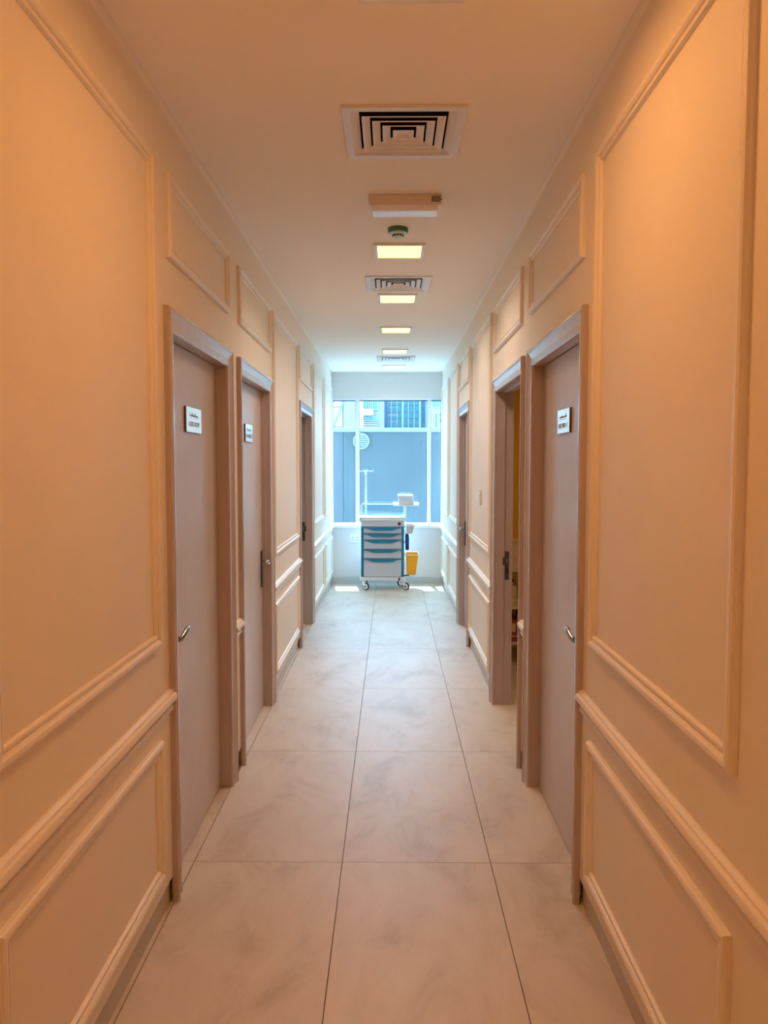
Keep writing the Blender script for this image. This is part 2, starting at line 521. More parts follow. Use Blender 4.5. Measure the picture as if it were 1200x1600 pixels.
doorway(1, -1, *DL[0], 'mauve grey door with a square sign nearest on the left', 'closed', handle='near')
doorway(2, -1, *DL[1], 'mauve grey door second on the left with long handle plate', 'closed', handle='far')
doorway(3, -1, *DL[2], 'open doorway third on the left with strike plate on its jamb', 'open')
doorway(4, 1, *DR[0], 'mauve grey door with a white sign nearest on the right', 'closed', handle='near')
doorway(5, 1, *DR[1], 'open doorway second on the right showing a yellow store room', 'open')
doorway(6, 1, *DR[2], 'mauve grey door third on the right near the window', 'closed', handle='far')

# ---------------- door signs
def text_mesh(name, body, size, material, parent, mtx):
    cu = bpy.data.curves.new(name, 'FONT')
    cu.body = body
    cu.size = size
    cu.align_x = 'CENTER'; cu.align_y = 'CENTER'
    cu.extrude = 0.0004
    tmp = bpy.data.objects.new(name, cu)
    C.objects.link(tmp)
    dg = bpy.context.evaluated_depsgraph_get()
    me = bpy.data.meshes.new_from_object(tmp.evaluated_get(dg))
    bpy.data.objects.remove(tmp, do_unlink=True)
    me.materials.clear(); me.materials.append(M[material])
    o = bpy.data.objects.new(name, me)
    C.objects.link(o)
    o.parent = parent
    o.matrix_basis = mtx
    return o

def strokes(parent, P, hface, pts_list, yc, zc, d, wid=0.0032, material='ink'):
    """pen strokes on the sign face; (a,b) in metres, a to the reader's right"""
    mb = MB()
    for pts in pts_list:
        for (a0, b0), (a1, b1) in zip(pts[:-1], pts[1:]):
            L = math.hypot(a1 - a0, b1 - b0) or 1e-6
            na, nb = -(b1 - b0) / L * wid / 2, (a1 - a0) / L * wid / 2
            ta, tb = (a1 - a0) / L * wid * .3, (b1 - b0) / L * wid * .3
            q = [(a0 - ta + na, b0 - tb + nb), (a0 - ta - na, b0 - tb - nb), (a1 + ta - na, b1 + tb - nb), (a1 + ta + na, b1 + tb + nb)]
            mb.loops([[P(hh, yc + d * a, zc + b) for a, b in q] for hh in (hface, hface + 0.0006)])
    return mb.build('arabic_lettering', material, parent)

def door_sign(sgn, y0, y1, z0, z1, label, word, seed):
    P = side(sgn)
    hb = -LEAF
    yc, zc = (y0 + y1) / 2, (z0 + z1) / 2
    root = empty('door_sign', P(hb, yc, zc), label, 'sign', 'bilingual signs on the doors')
    def pb(name, h0, h1, a, b, c, d_, m, bev=0):
        p, q = P(h0, a, c), P(h1, b, d_)
        return MB().box(*[v for ax in zip(p, q) for v in sorted(ax)]).build(name, m, root, bevel=bev)
    pb('sign_backing', hb, hb + 0.007, y0, y1, z0, z1, 'sign_edge')
    pb('sign_plate', hb + 0.0065, hb + 0.0090, y0 + 0.001, y1 - 0.001, z0 + 0.001, z1 - 0.001, 'sign')
    d = 1 if sgn < 0 else -1                    # reader's right along the wall
    hf = hb + 0.0091
    rnd = random.Random(seed)
    base = 0.016
    pl = []
    a = 0.062
    while a > -0.062:                            # joined, right-to-left lettering
        ln = rnd.uniform(0.010, 0.020)
        pl.append([(a, base + 0.006), (a - 0.003, base), (a - ln + 0.003, base), (a - ln, base + rnd.choice([0.004, 0.014]))])
        pl.append([(a - ln * .5 - .001, base + rnd.choice([-0.007, 0.012])), (a - ln * .5 + .001, base + 0.0121)] if False else [(a - ln * .5, base - 0.0075), (a - ln * .5 - 0.002, base - 0.0075)])
        a -= ln + rnd.choice([0.0, 0.004])
    strokes(root, P, hf, pl, yc, zc, d)
    if word:
        nrm = Vector((-sgn, 0, 0)); right = Vector((0, d, 0)); up = Vector((0, 0, 1))
        m = Matrix((right, up, nrm)).transposed().to_4x4()
        m.translation = Vector((-sgn * 0.0092, 0, -0.018))
        text_mesh('lettering', word, 0.029, 'ink', root, m)
    else:
        # second line too small to read in the photograph: upright letter strokes
        q = []
        a = -0.085
        while a < 0.085:
            q.append([(a, -0.028), (a, -0.010)])
            if rnd.random() < .6: q.append([(a, -0.010), (a + .007, -0.010)])
            if rnd.random() < .6: q.append([(a, -0.019), (a + .006, -0.019)])
            if rnd.random() < .5: q.append([(a + .007, -0.010), (a + .007, -0.028)])
            a += rnd.choice([.0125, .0125, .020])
        o = strokes(root, P, hf, q, yc, zc, d, 0.0028)
        o.name = 'lettering'
    return root

door_sign(-1, 3.140, 3.385, 1.742, 1.848, 'white sign lettered LASER ROOM on the nearest door on the left', 'LASER ROOM', 3)
door_sign(-1, 4.420, 4.630, 1.742, 1.845, 'bluish white sign on the second door on the left', None, 5)
door_sign(1, 3.148, 3.368, 1.740, 1.842, 'white sign on the nearest door on the right', None, 9)

# ---------------- window at the end of the corridor
win = empty('window_1', (0, YE, WZ0), 'tall white framed window in three lights at the corridor end', 'window', kind='structure')
GY = YE + 0.09
FW = 0.025
MUL = [(-0.482, -0.430), (0.490, 0.541)]
box('frame_rail', (W0, W1, GY - .03, GY + .04, WZ0 - 0.045, WZ0 + 0.018), 'frame', win, 0.003)
box('frame_rail', (W0, W1, GY - .03, GY + .04, WZ1 - 0.006, WZ1 + 0.02), 'frame', win, 0.003)
box('frame_stile', (W0 - .01, W0 + 0.008, GY - .03, GY + .04, WZ0, WZ1), 'frame', win, 0.003)
box('frame_stile', (W1 - 0.006, W1 + .01, GY - .03, GY + .04, WZ0, WZ1), 'frame', win, 0.003)
for a, b in MUL:
    box('mullion', (a, b, GY - .035, GY + .04, WZ0, WZ1), 'frame', win, 0.004)
for a, b in ((W0 + .008, MUL[0][0]), (MUL[0][1], MUL[1][0]), (MUL[1][1], W1 - .006)):
    pane = box('pane', (a, b, GY, GY + .006, WZ0 + .018, WZ1 - .006), 'glass', win)
    g = MB()
    g.box(a, b, GY - .006, GY - .001, WZ1 - .020, WZ1 - .006)
    g.box(a, a + .006, GY - .006, GY - .001, WZ0 + .018, WZ1 - .006)
    g.box(b - .006, b, GY - .006, GY - .001, WZ0 + .018, WZ1 - .006)
    g.build('gasket', 'gasket', pane)
o = MB().box(W0 - .008, W1 + .008, YE - 0.03, YE + .085, WZ0 - 0.045, WZ0 - 0.004).build('trim_sill', 'frame', bevel=0.006)
tag(o, 'white window sill board under the far window', 'sill', kind='structure')

# ---------------- ceiling vents
def vent(cx, cy, label):
    root = empty('ceiling_vent', (cx, cy, H), label, 'vent', 'square ceiling air vents')
    def ring(name, prof, material):
        """square ring swept from (half width, height) profile"""
        rings = [[(cx + sx * a, cy + sy * a, H + z) for a, z in prof] for sx, sy in ((-1, -1), (1, -1), (1, 1), (-1, 1))]
        return MB().loops(rings, closed_path=True, cap=False).build(name, material, root)
    ring('flange', [(0.2225, 0.0), (0.2225, -0.006), (0.219, -0.010), (0.190, -0.010), (0.186, -0.008), (0.160, 0.004), (0.160, 0.0065), (0.189, 0.0)], 'vent')
    for a in (0.146, 0.109, 0.072):
        ring('louver', [(a, -0.010), (a - 0.024, 0.0), (a - 0.0235, 0.0015), (a + 0.005, -0.008), (a + .005, -.010)], 'vent')
    q = 0.034
    rings = [[(cx + sx * s_, cy + sy * s_, H + z) for sx, sy in ((-1, -1), (1, -1), (1, 1), (-1, 1))] for s_, z in ((q - .014, -0.001), (q + .005, -0.0085), (q + .005, -0.010), (q, -0.010), (q - .016, -0.003))]
    MB().loops(rings).build('centre_louver', 'vent', root)
    p = MB()
    d = 0.189
    p.box(cx - d, cx + d, cy - d, cy + d, H + .115, H + .119)
    p.box(cx - d, cx - d + .004, cy - d, cy + d, H + .007, H + .115).box(cx + d - .004, cx + d, cy - d, cy + d, H + .007, H + .115)
    p.box(cx - d, cx + d, cy - d, cy - d + .004, H + .007, H + .115).box(cx - d, cx + d, cy + d - .004, cy + d, H + .007, H + .115)
    p.build('plenum', 'dark', root)
    return root
vent(*VENTS[0], 'square louvred air vent nearest the camera on the ceiling')
vent(*VENTS[1], 'square louvred air vent just in front of the second ceiling light')
vent(*VENTS[2], 'square louvred air vent farthest away near the window')

# ---------------- ceiling panel lights
def lamp(cx, cy, label, watts=LAMP_W2, col=LAMP_COL2, spread=140):
    root = empty('ceiling_light', (cx, cy, H), label, 'light', 'square ceiling panel lights')
    a, b = 0.146, 0.127
    prof = [(a, 0.0), (a, -0.010), (a - .003, -0.013), (b, -0.013), (b - .002, -0.009), (b - .002, 0.0)]
    rings = [[(cx + sx * q, cy + sy * q, H + z) for q, z in prof] for sx, sy in ((-1, -1), (1, -1), (1, 1), (-1, 1))]
    MB().loops(rings, closed_path=True, cap=False).build('frame', 'lamp_frame', root)
    MB().box(cx - b + .002, cx + b - .002, cy - b + .002, cy + b - .002, H - .009, H - .004).build('diffuser', 'diffuser', root)
    ld = bpy.data.lights.new('panel_light', 'AREA')
    ld.shape = 'SQUARE'; ld.size = 2 * b - .02
    ld.energy = watts; ld.color = col
    ld.spread = R(spread)
    lo = bpy.data.objects.new('panel_light', ld)
    C.objects.link(lo)
    lo.parent = root
    lo.matrix_parent_inverse = Matrix.Identity(4)
    lo.location = (0, 0, -0.0125)
    return root
LAMPS = [(0.052, 1.975, 'square ceiling panel light just above the top of the picture'),
         (0.0475, 4.505, 'lit square ceiling panel light nearest the camera in view'),
         (0.0475, 5.765, 'lit square ceiling panel light right behind the second vent'),
         (0.0435, 7.085, 'lit square ceiling panel light third in the row'),
         (0.0415, 8.405, 'lit square ceiling panel light in front of the farthest vent'),
         (0.0345, 9.710, 'lit square ceiling panel light nearest the window')]
for k, L_ in enumerate(LAMPS):
    lamp(*L_, *((LAMP_W, LAMP_COL, 174) if k == 0 else (LAMP_W2 * (1.0, 1.0, .9, .7, .5, .3)[k], LAMP_COL2)))
lamp(0.05, -0.75, 'square ceiling panel light behind the camera', LAMP_W, LAMP_COL, 174)

# ---------------- emergency light and smoke detector
em = empty('emergency_light', (0.064, 3.65, H), 'long white emergency light box on the ceiling behind the nearest vent', 'light')
ex0, ex1, ey0 = -0.105, 0.232, 3.585
poly = [(ey0, H), (ey0 + .003, H - .040), (ey0 + .008, H - .046), (ey0 + .145, H - .046), (ey0 + .150, H - .040), (ey0 + .153, H)]
MB().prism(poly, lambda a, b, t: (t, a, b), ex0, ex1).build('housing', 'plastic', em, bevel=0.006)
lp = [(ey0 + .008, H - .045), (ey0 + .014, H - .058), (ey0 + .030, H - .068), (ey0 + .115, H - .068), (ey0 + .138, H - .058), (ey0 + .145, H - .045)]
MB().prism(lp, lambda a, b, t: (t, a, b), ex0 + .016, ex1 - .016).build('lens', 'lens', em, bevel=0.004)
mb = MB()
rnd = random.Random(4)
for row, zz in enumerate((H - .010, H - .016, H - .023, H - .030)):
    x = ex1 - .046
    while x < ex1 - .008:
        wd = rnd.uniform(.004, .010)
        mb.box(x, x + wd, ey0 + .0002, ey0 + .0022, zz - .0042, zz)
        x += wd + .002
mb.build('printed_marks', 'ink_dark', em)

sm = empty('smoke_detector', (0.036, 4.10, H), 'round green and white smoke detector on the ceiling before the first light', 'detector')
c = (0.036, 4.10, H)
MB().lathe([(0.0, 0.0), (0.053, 0.0), (0.053, -0.020), (0.050, -0.023), (0.0, -0.023)], c).build('detector_base', 'green', sm, smooth=True)
MB().lathe([(0.0, -0.0225), (0.048, -0.0225), (0.049, -0.027), (0.044, -0.031), (0.028, -0.033), (0.028, -0.045), (0.020, -0.050), (0.0, -0.051)], c).build('detector_head', 'aqua', sm, smooth=True)
mb = MB()
for k in range(12):
    a = 2 * math.pi * k / 12
    ct, st_ = math.cos(a), math.sin(a)
    px, py = c[0] + .0285 * ct, c[1] + .0285 * st_
    tx, ty = -st_ * .0048, ct * .0048
    nx, ny = ct * .0016, st_ * .0016
    mb.loops([[(px + tx + nx, py + ty + ny, z), (px - tx + nx, py - ty + ny, z), (px - tx - nx, py - ty - ny, z), (px + tx - nx, py + ty - ny, z)] for z in (H - .0435, H - .034)])
mb.build('smoke_slots', 'black', sm)

# ---------------- wall switch and socket
P = side(1)
sw = empty('light_switch', P(0, 5.87, 1.36), 'pale light switch plate on the right wall between the doors', 'switch')
def pbx(P, name, h0, h1, a, b, z0, z1, m, par, bev=0.0):
    p, q = P(h0, a, z0), P(h1, b, z1)
    return MB().box(*[v for ax in zip(p, q) for v in sorted(ax)]).build(name, m, par, bevel=bev)
pbx(P, 'switch_plate', 0, 0.012, 5.80, 5.94, 1.30, 1.415, 'plastic', sw, 0.003)
pbx(P, 'rocker', 0.012, 0.017, 5.815, 5.867, 1.325, 1.39, 'lamp_frame', sw, 0.002)
pbx(P, 'rocker', 0.012, 0.017, 5.873, 5.925, 1.325, 1.39, 'lamp_frame', sw, 0.002)

so = empty('wall_socket', (-0.49, YE, 0.61), 'white double wall socket low on the end wall beside the trolley', 'socket')
box('socket_plate', (-0.562, -0.420, YE - .012, YE, 0.556, 0.672), 'frame', so, 0.003)
for k in (0, 1):
    xx = -0.555 + .068 * k
    g = box('socket_face', (xx + .006, xx + .058, YE - .015, YE - .012, 0.568, 0.640), 'frame', so, 0.001)
    for u0, u1, z0_, z1_ in ((.028, .036, .616, .630), (.014, .024, .586, .592), (.040, .050, .586, .592)):
        box('pin_hole', (xx + u0, xx + u1, YE - .0155, YE - .0148, z0_, z1_), 'black', g)
    box('socket_rocker', (xx + .022, xx + .042, YE - .016, YE - .012, 0.647, 0.665), 'frame', so)

# ---------------- medical trolley
CX0, CX1, CY0, CY1 = -0.398, 0.182, 9.68, 10.12
cart = empty('medical_trolley', ((CX0 + CX1) / 2, 9.9, 0), 'white and teal medical drawer trolley standing under the far window', 'trolley')
box('body', (CX0 + .014, CX1 - .014, CY0 + .03, CY1, 0.175, 0.895), 'cart_white', cart, 0.01)
top = box('top_tray', (CX0 - .010, CX1 + .010, CY0 - .012, CY1 + .012, 0.897, 0.925), 'cart_white', cart, 0.010)
mb = MB()
for b_ in ((CX0 - .008, CX1 + .008, CY0 - .010, CY0 + .006), (CX0 - .008, CX1 + .008, CY1 - .006, CY1 + .010), (CX0 - .008, CX0 + .008, CY0 + .006, CY1 - .006), (CX1 - .008, CX1 + .008, CY0 + .006, CY1 - .006)):
    mb.box(*b_, 0.925, 0.940)
mb.build('tray_rim', 'cart_white', top, bevel=0.004)
for x0 in (CX0 + .014, CX1 - .048):
    box('corner_post', (x0, x0 + .034, CY0 + .008, CY0 + .05, 0.175, 0.897), 'teal', cart, 0.008)
zz = [0.897, 0.818, 0.736, 0.658, 0.535, 0.415, 0.175]
dx0, dx1 = CX0 + .050, CX1 - .050
for k in range(6):
    z1, z0 = zz[k], zz[k + 1]
    if k == 0:
        dr = box('drawer', (CX0 + .018, CX1 - .018, CY0 - .002, CY0 + .03, z0 + .003, z1 - .003), 'cart_grey', cart, 0.004)
        MB().lathe([(0.0, 0.0), (0.021, 0.0), (0.021, -0.006), (0.012, -0.010), (0.011, -0.020), (0.0, -0.021)], (CX1 - .075, CY0 - .002, z0 + .042), axis='y', seg=20).build('lock', 'maroon', dr, smooth=True)
    else:
        dr = box('drawer', (dx0, dx1, CY0, CY0 + .032, z0 + .003, z1 - .003), 'cart_grey', cart, 0.004)
        n = 14
        up_, lo_ = [], []
        for q in range(n + 1):
            t = q / n
            x = dx0 + .004 + (dx1 - dx0 - .008) * t
            e = max(0.0, min(1.0, (min(t, 1 - t) - 0.03) / 0.24))
            up_.append((x, z1 - .004))
            lo_.append((x, z1 - .016 - .032 * (e * e * (3 - 2 * e))))
        mb = MB()
        poly = up_ + lo_[::-1]
        mb.loops([[(x, CY0 + yy_, z) for x, z in poly] for yy_ in (0.004, -0.016)])
        mb.build('drawer_pull', 'teal', dr)
bs = box('base', (CX0 - .006, CX1 + .006, CY0 - .004, CY1 + .004, 0.128, 0.174), 'cart_white', cart, 0.012)
MB().lathe([(0.0, 0.0), (0.016, 0.0), (0.016, -0.010), (0.0, -0.012)], (CX1 - .075, CY0 - .004, 0.150), axis='y', seg=16).build('brake_button', 'maroon', bs, smooth=True)

def caster(x, y, ang):
    ca, sa = math.cos(ang), math.sin(ang)
    def tr(px, py, pz):
        return (x + px * ca - py * sa, y + px * sa + py * ca, pz)
    root = MB()
    root.lathe([(0.0, 0.130), (0.024, 0.130), (0.024, 0.116), (0.012, 0.112), (0.012, 0.098), (0.0, 0.098)], (x, y, 0), seg=16)
    poly = [(-.022, 0.104), (0.016, 0.106), (0.030, 0.086), (0.046, 0.060), (0.040, 0.040), (0.022, 0.036), (0.002, 0.060), (-.020, 0.084)]
    for o0, o1 in ((-.021, -.013), (.013, .021)):
        root.loops([[tr(o, -a, b) for a, b in poly] for o in (o0, o1)])
    frk = root.build('caster', 'cart_white', cart, smooth=True)
    wc = tr(0, -0.028, 0.051)
    mb = MB(); rings = []
    for r_, o in ((0.0, -.0105), (0.042, -.0105), (0.050, -.006), (0.050, .006), (0.042, .0105), (0.0, .0105)):
        ring = []
        for k in range(24):
            a = 2 * math.pi * k / 24
            px, py, pz = tr(o, -0.028 + r_ * math.cos(a), 0.051 + r_ * math.sin(a))
            ring.append((px, py, pz))
        rings.append(ring)
    mb.loops(rings).build('wheel', 'rubber', frk, smooth=True)
    for s_ in (-1, 1):
        mb = MB(); rings = []
        for r_, o in ((0.0, s_ * .0105), (0.038, s_ * .0105), (0.036, s_ * .0125), (0.014, s_ * .0135), (0.0, s_ * .0135)):
            rings.append([tr(o, -0.028 + r_ * math.cos(2 * math.pi * k / 20), 0.051 + r_ * math.sin(2 * math.pi * k / 20)) for k in range(20)])
        mb.loops(rings).build('hub_cap', 'cart_white', frk, smooth=True)
        mb = MB(); rings = []
        for o in (s_ * .020, s_ * .0225):
            rings.append([tr(o, -0.028 + .012 * math.cos(2 * math.pi * k / 14), 0.051 + .012 * math.sin(2 * math.pi * k / 14)) for k in range(14)])
        mb.loops(rings).build('axle_bolt', 'black', frk, smooth=True)
caster(CX0 + .055, CY0 + .045, R(52))
caster(CX1 - .015, CY0 + .045, R(60))
caster(CX0 + .055, CY1 - .05, R(20))
caster(CX1 - .035, CY1 - .05, R(-50))

# gallery rail on the top: acrylic sheets on thin posts
gz0, gz1 = 0.938, 1.085
for b_ in ((CX0 + .004, CX1 - .004, CY1 - .010, CY1 - .006), (CX0 + .004, CX0 + .008, CY0 + .12, CY1 - .012), (CX1 - .008, CX1 - .004, CY0 + .12, CY1 - .012)):
    box('guard_sheet', (*b_, gz0 + .002, gz1), 'acrylic', cart)
for x, y in ((CX0 + .006, CY1 - .008), (CX1 - .006, CY1 - .008), (CX0 + .006, CY0 + .118), (CX1 - .006, CY0 + .118)):
    MB().tube([(x, y, gz0), (x, y, gz1 + .008)], 0.006, 10).build('guard_post', 'cart_white', cart, smooth=True)
MB().tube([(CX0 + .006, CY1 - .008, gz1 + .004), (CX1 - .006, CY1 - .008, gz1 + .004)], 0.005, 8).build('guard_rail', 'cart_white', cart, smooth=True)
# drip pole
px_, py_ = CX0 + .060, CY1 + .022
pole = MB().tube([(px_, py_, 0.55), (px_, py_, 1.30)], 0.011, 12).tube([(px_, py_, 1.30), (px_, py_, 1.535)], 0.008, 12).build('drip_pole', 'cart_white', cart, smooth=True)
for a in (0, 90, 180, 270):
    d = Vector((math.cos(R(a + 12)), math.sin(R(a + 12)), 0))
    b0 = Vector((px_, py_, 1.530))
    MB().tube([b0, b0 + d * .05, b0 + d * .085 + Vector((0, 0, -.008)), b0 + d * .10 + Vector((0, 0, .004)), b0 + d * .105 + Vector((0, 0, .022))], 0.005, 8).build('hook', 'cart_white', pole, smooth=True)
MB().tube([(px_ - .016, py_, 1.50), (px_ + .016, py_, 1.50)], 0.012, 10).build('pole_clamp', 'cart_white', pole, smooth=True)
box('pole_bracket', (px_ - .02, px_ + .02, CY1 - .002, py_ + .012, 0.60, 0.66), 'cart_white', cart)
box('pole_bracket', (px_ - .02, px_ + .02, CY1 - .002, py_ + .012, 0.80, 0.86), 'cart_white', cart)
# swivel side shelf on a post
sx, sy = CX1 + .008, CY1 + .020
shp = MB().tube([(sx, sy, 0.55), (sx, sy, 1.080)], 0.010, 12).build('shelf_post', 'cart_white', cart, smooth=True)
box('post_bracket', (sx - .04, sx + .012, CY1 - .002, sy + .012, 0.70, 0.76), 'cart_white', cart)
shelf_o = box('swivel_shelf', (0.030, 0.365, 9.80, 10.16, 1.080, 1.094), 'cart_white', cart, 0.006)
mb = MB()
mb.box(0.030, 0.040, 9.80, 10.16, 1.094, 1.112).box(0.355, 0.365, 9.80, 10.16, 1.094, 1.112).box(0.040, 0.355, 10.15, 10.16, 1.094, 1.112)
mb.build('shelf_lip', 'cart_white', shelf_o)

# things on and at the trolley
bx_ = empty('device_case', (0.19, 9.98, 1.094), 'pale grey case on the swivel shelf above the trolley', 'case')
box('case_body', (0.095, 0.300, 9.86, 10.10, 1.095, 1.190), 'box', bx_, 0.012)
box('case_lid', (0.088, 0.292, 9.855, 10.105, 1.190, 1.220), 'cart_white', bx_, 0.008)
MB().tube([(0.150, 9.852, 1.170), (0.150, 9.836, 1.176), (0.235, 9.836, 1.176), (0.235, 9.852, 1.170)], 0.005, 8).build('case_handle', 'box', bx_, smooth=True)

def bin_shape(name, x0, x1, xb1, y0, y1, yb, z0, z1, body_m, rim_m, label, cat, xb0=None):
    root = empty(name, ((x0 + x1) / 2, (y0 + y1) / 2, z0), label, cat)
    xb0 = x0 + .006 if xb0 is None else xb0
    r0 = [(xb0, y0 + yb, z0), (xb1, y0 + yb, z0), (xb1, y1 - yb, z0), (xb0, y1 - yb, z0)]
    r1 = [(x0, y0, z1), (x1, y0, z1), (x1, y1, z1), (x0, y1, z1)]
    i1 = [(x0 + .005, y0 + .005, z1), (x1 - .005, y0 + .005, z1), (x1 - .005, y1 - .005, z1), (x0 + .005, y1 - .005, z1)]
    i0 = [(xb0 + .005, y0 + yb + .005, z0 + .006), (xb1 - .005, y0 + yb + .005, z0 + .006), (xb1 - .005, y1 - yb - .005, z0 + .006), (xb0 + .005, y1 - yb - .005, z0 + .006)]
    MB().loops([r0, r1, i1, i0]).build('bin_body', body_m, root, bevel=0.004)
    rim = MB()
    rim.box(x0 - .006, x1 + .006, y0 - .006, y0 + .004, z1 - .016, z1 + .004).box(x0 - .006, x1 + .006, y1 - .004, y1 + .006, z1 - .016, z1 + .004)
    rim.box(x0 - .006, x0 + .004, y0 + .004, y1 - .004, z1 - .016, z1 + .004).box(x1 - .004, x1 + .006, y0 + .004, y1 - .004, z1 - .016, z1 + .004)
    rim.build('rim', rim_m, root, bevel=0.003)
    return root
bin_shape('waste_bin', CX1 + .016, 0.352, 0.318, 9.72, 9.98, .018, 0.195, 0.462, 'yellow', 'rim_yellow', 'yellow waste bin hung on the right side of the trolley', 'bin')
bin_shape('sharps_bin', CX1 + .016, 0.300, 0.275, 9.73, 9.93, .012, 0.725, 0.835, 'box', 'cart_white', 'small white bin at the upper right side of the trolley', 'bin')
nb = empty('glove_box', (0.215, 9.82, 0.50), 'narrow navy blue container between the white and yellow bins', 'container')
box('container_body', (CX1 + .004, 0.232, 9.74, 9.90, 0.515, 0.700), 'navy', nb, 0.012)
box('container_lid', (CX1 + .004, 0.228, 9.745, 9.895, 0.700, 0.718), 'navy', nb, 0.006)
# side rails that carry the bins
for z in (0.452, 0.812):
    box('side_rail', (CX1 - .014, CX1 + .008, 9.72, 10.08, z - .010, z + .010), 'cart_white', cart, 0.003)
box('bin_bracket', (CX1 - .014, CX1 + .055, 9.76, 9.80, 0.178, 0.192), 'black', cart, 0.003)
box('side_rail', (CX1 - .014, CX1 + .004, 9.75, 9.89, 0.60, 0.62), 'cart_white', cart)

# ---------------- store room behind the open door on the right
RX0 = XR + T
tag(box('wall_room_back', (RX0, 3.0, 6.62, 6.72, 0, H), 'room'), 'yellow lit back wall of the store room on the right', 'wall', kind='structure')
tag(box('wall_room_front', (RX0, 3.0, 3.86, 3.96, 0, H), 'room'), 'yellow near wall of the store room on the right', 'wall', kind='structure')
lamp_room = lamp(1.9, 5.3, 'square ceiling panel light inside the store room', 5.0, (1.0, 0.60, 0.25))
lamp_room['group'] = 'store room light'

rk = empty('store_rack', (1.25, 6.3, 0), 'low cream shelf rack with three levels seen through the open door', 'rack')
kx0, kx1, ky0, ky1 = 0.86, 1.66, 6.10, 6.50
for z in (0.17, 0.46, 0.765):
    box('shelf_board', (kx0, kx1, ky0, ky1, z - .018, z), 'shelf', rk, 0.002)
    MB().tube([(kx0 + .01, ky0 + .01, z + .05), (kx1 - .01, ky0 + .01, z + .05)], 0.004, 8).build('front_rail', 'shelf', rk)
for x, y in ((kx0 + .01, ky0 + .01), (kx1 - .01, ky0 + .01), (kx0 + .01, ky1 - .01), (kx1 - .01, ky1 - .01)):
    MB().tube([(x, y, 0), (x, y, 0.83)], 0.010, 10).build('rack_post', 'shelf', rk, smooth=True)
def carton(x0, x1, y0, y1, z0, z1, m, label, nm='carton', cat='box'):
    r_ = empty(nm, ((x0 + x1) / 2, (y0 + y1) / 2, z0), label, cat)
    box('carton_body', (x0, x1, y0, y1, z0, z1 - .02), m, r_, 0.003)
    box('carton_lid', (x0 - .002, x1 + .002, y0 - .002, y1 + .002, z1 - .022, z1), m, r_, 0.003)
    box('carton_label', (x0 + .02, x1 - .02, y0 - .0025, y0 + .001, (z0 + z1) / 2 - .01, z1 - .028), 'kraft' if m != 'kraft' else 'ivory', r_)
carton(0.93, 1.12, 6.14, 6.40, 0.765, 0.995, 'kraft', 'cream carton standing on top of the store rack')
carton(1.15, 1.40, 6.14, 6.40, 0.765, 0.930, 'ivory', 'ivory carton on top of the store rack beside a taller one')
carton(0.905, 1.035, 6.14, 6.42, 0.17, 0.35, 'red', 'red carton on the lowest shelf of the store rack')
carton(1.06, 1.38, 6.14, 6.42, 0.17, 0.40, 'navy_crate', 'navy carton on the lowest shelf of the store rack')
carton(1.10, 1.45, 6.14, 6.42, 0.46, 0.70, 'navy_crate', 'navy carton on the middle shelf of the store rack')
bt = empty('bottle', (0.985, 6.2, 0.46), 'ivory bottle with dark cap on the middle shelf of the rack', 'bottle')
MB().lathe([(0.0, 0.0), (0.048, 0.0), (0.050, 0.008), (0.050, 0.14), (0.040, 0.165), (0.018, 0.175), (0.018, 0.19), (0.0, 0.19)], (0.985, 6.2, 0.461), seg=20).build('bottle_body', 'ivory', bt, smooth=True)
MB().lathe([(0.0, 0.188), (0.021, 0.188), (0.021, 0.215), (0.0, 0.217)], (0.985, 6.2, 0.461), seg=16).build('cap', 'navy_crate', bt, smooth=True)
MB().lathe([(0.0505, 0.03), (0.0508, 0.03), (0.0508, 0.12), (0.0505, 0.12)], (0.985, 6.2, 0.461), seg=20).build('bottle_label', 'kraft', bt, smooth=True)

# room behind the open doorway on the left
LX0 = XL - T
tag(box('wall_room_left_back', (-3.0, LX0, 8.3, 8.4, 0, H), 'wall'), 'far wall of the room behind the open left doorway', 'wall', kind='structure')
tag(box('wall_room_left_front', (-3.0, LX0, 5.7, 5.8, 0, H), 'wall'), 'near wall of the room behind the open left doorway', 'wall', kind='structure')

# ---------------- outside the window
tag(box('wall_exterior', (-9, 9, YE + .10, YE + .22, H + .12, 11.0), 'facade'), 'outer face of this building above the window', 'wall', kind='structure')
tag(box('ground', (-30, 30, YE + .22, 80, -0.4, -0.15), 'ground'), 'grey paved yard outside the window', 'ground', kind='structure')
HY = 12.8
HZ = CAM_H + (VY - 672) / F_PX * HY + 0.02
hd = empty('boundary_wall', (0, HY, -.15), 'blue grey boundary wall with white coping outside the window', 'wall')
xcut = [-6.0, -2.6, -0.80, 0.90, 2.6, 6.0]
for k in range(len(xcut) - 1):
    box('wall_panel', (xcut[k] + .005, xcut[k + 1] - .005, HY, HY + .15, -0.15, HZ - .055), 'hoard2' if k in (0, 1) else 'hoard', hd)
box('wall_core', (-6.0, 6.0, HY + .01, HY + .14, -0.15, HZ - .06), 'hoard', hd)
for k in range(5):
    box('coping', (-6.0 + 2.4 * k + .002, -6.0 + 2.4 * (k + 1) - .002, HY - .03, HY + .18, HZ - .055, HZ + .01), 'cap', hd, 0.006)

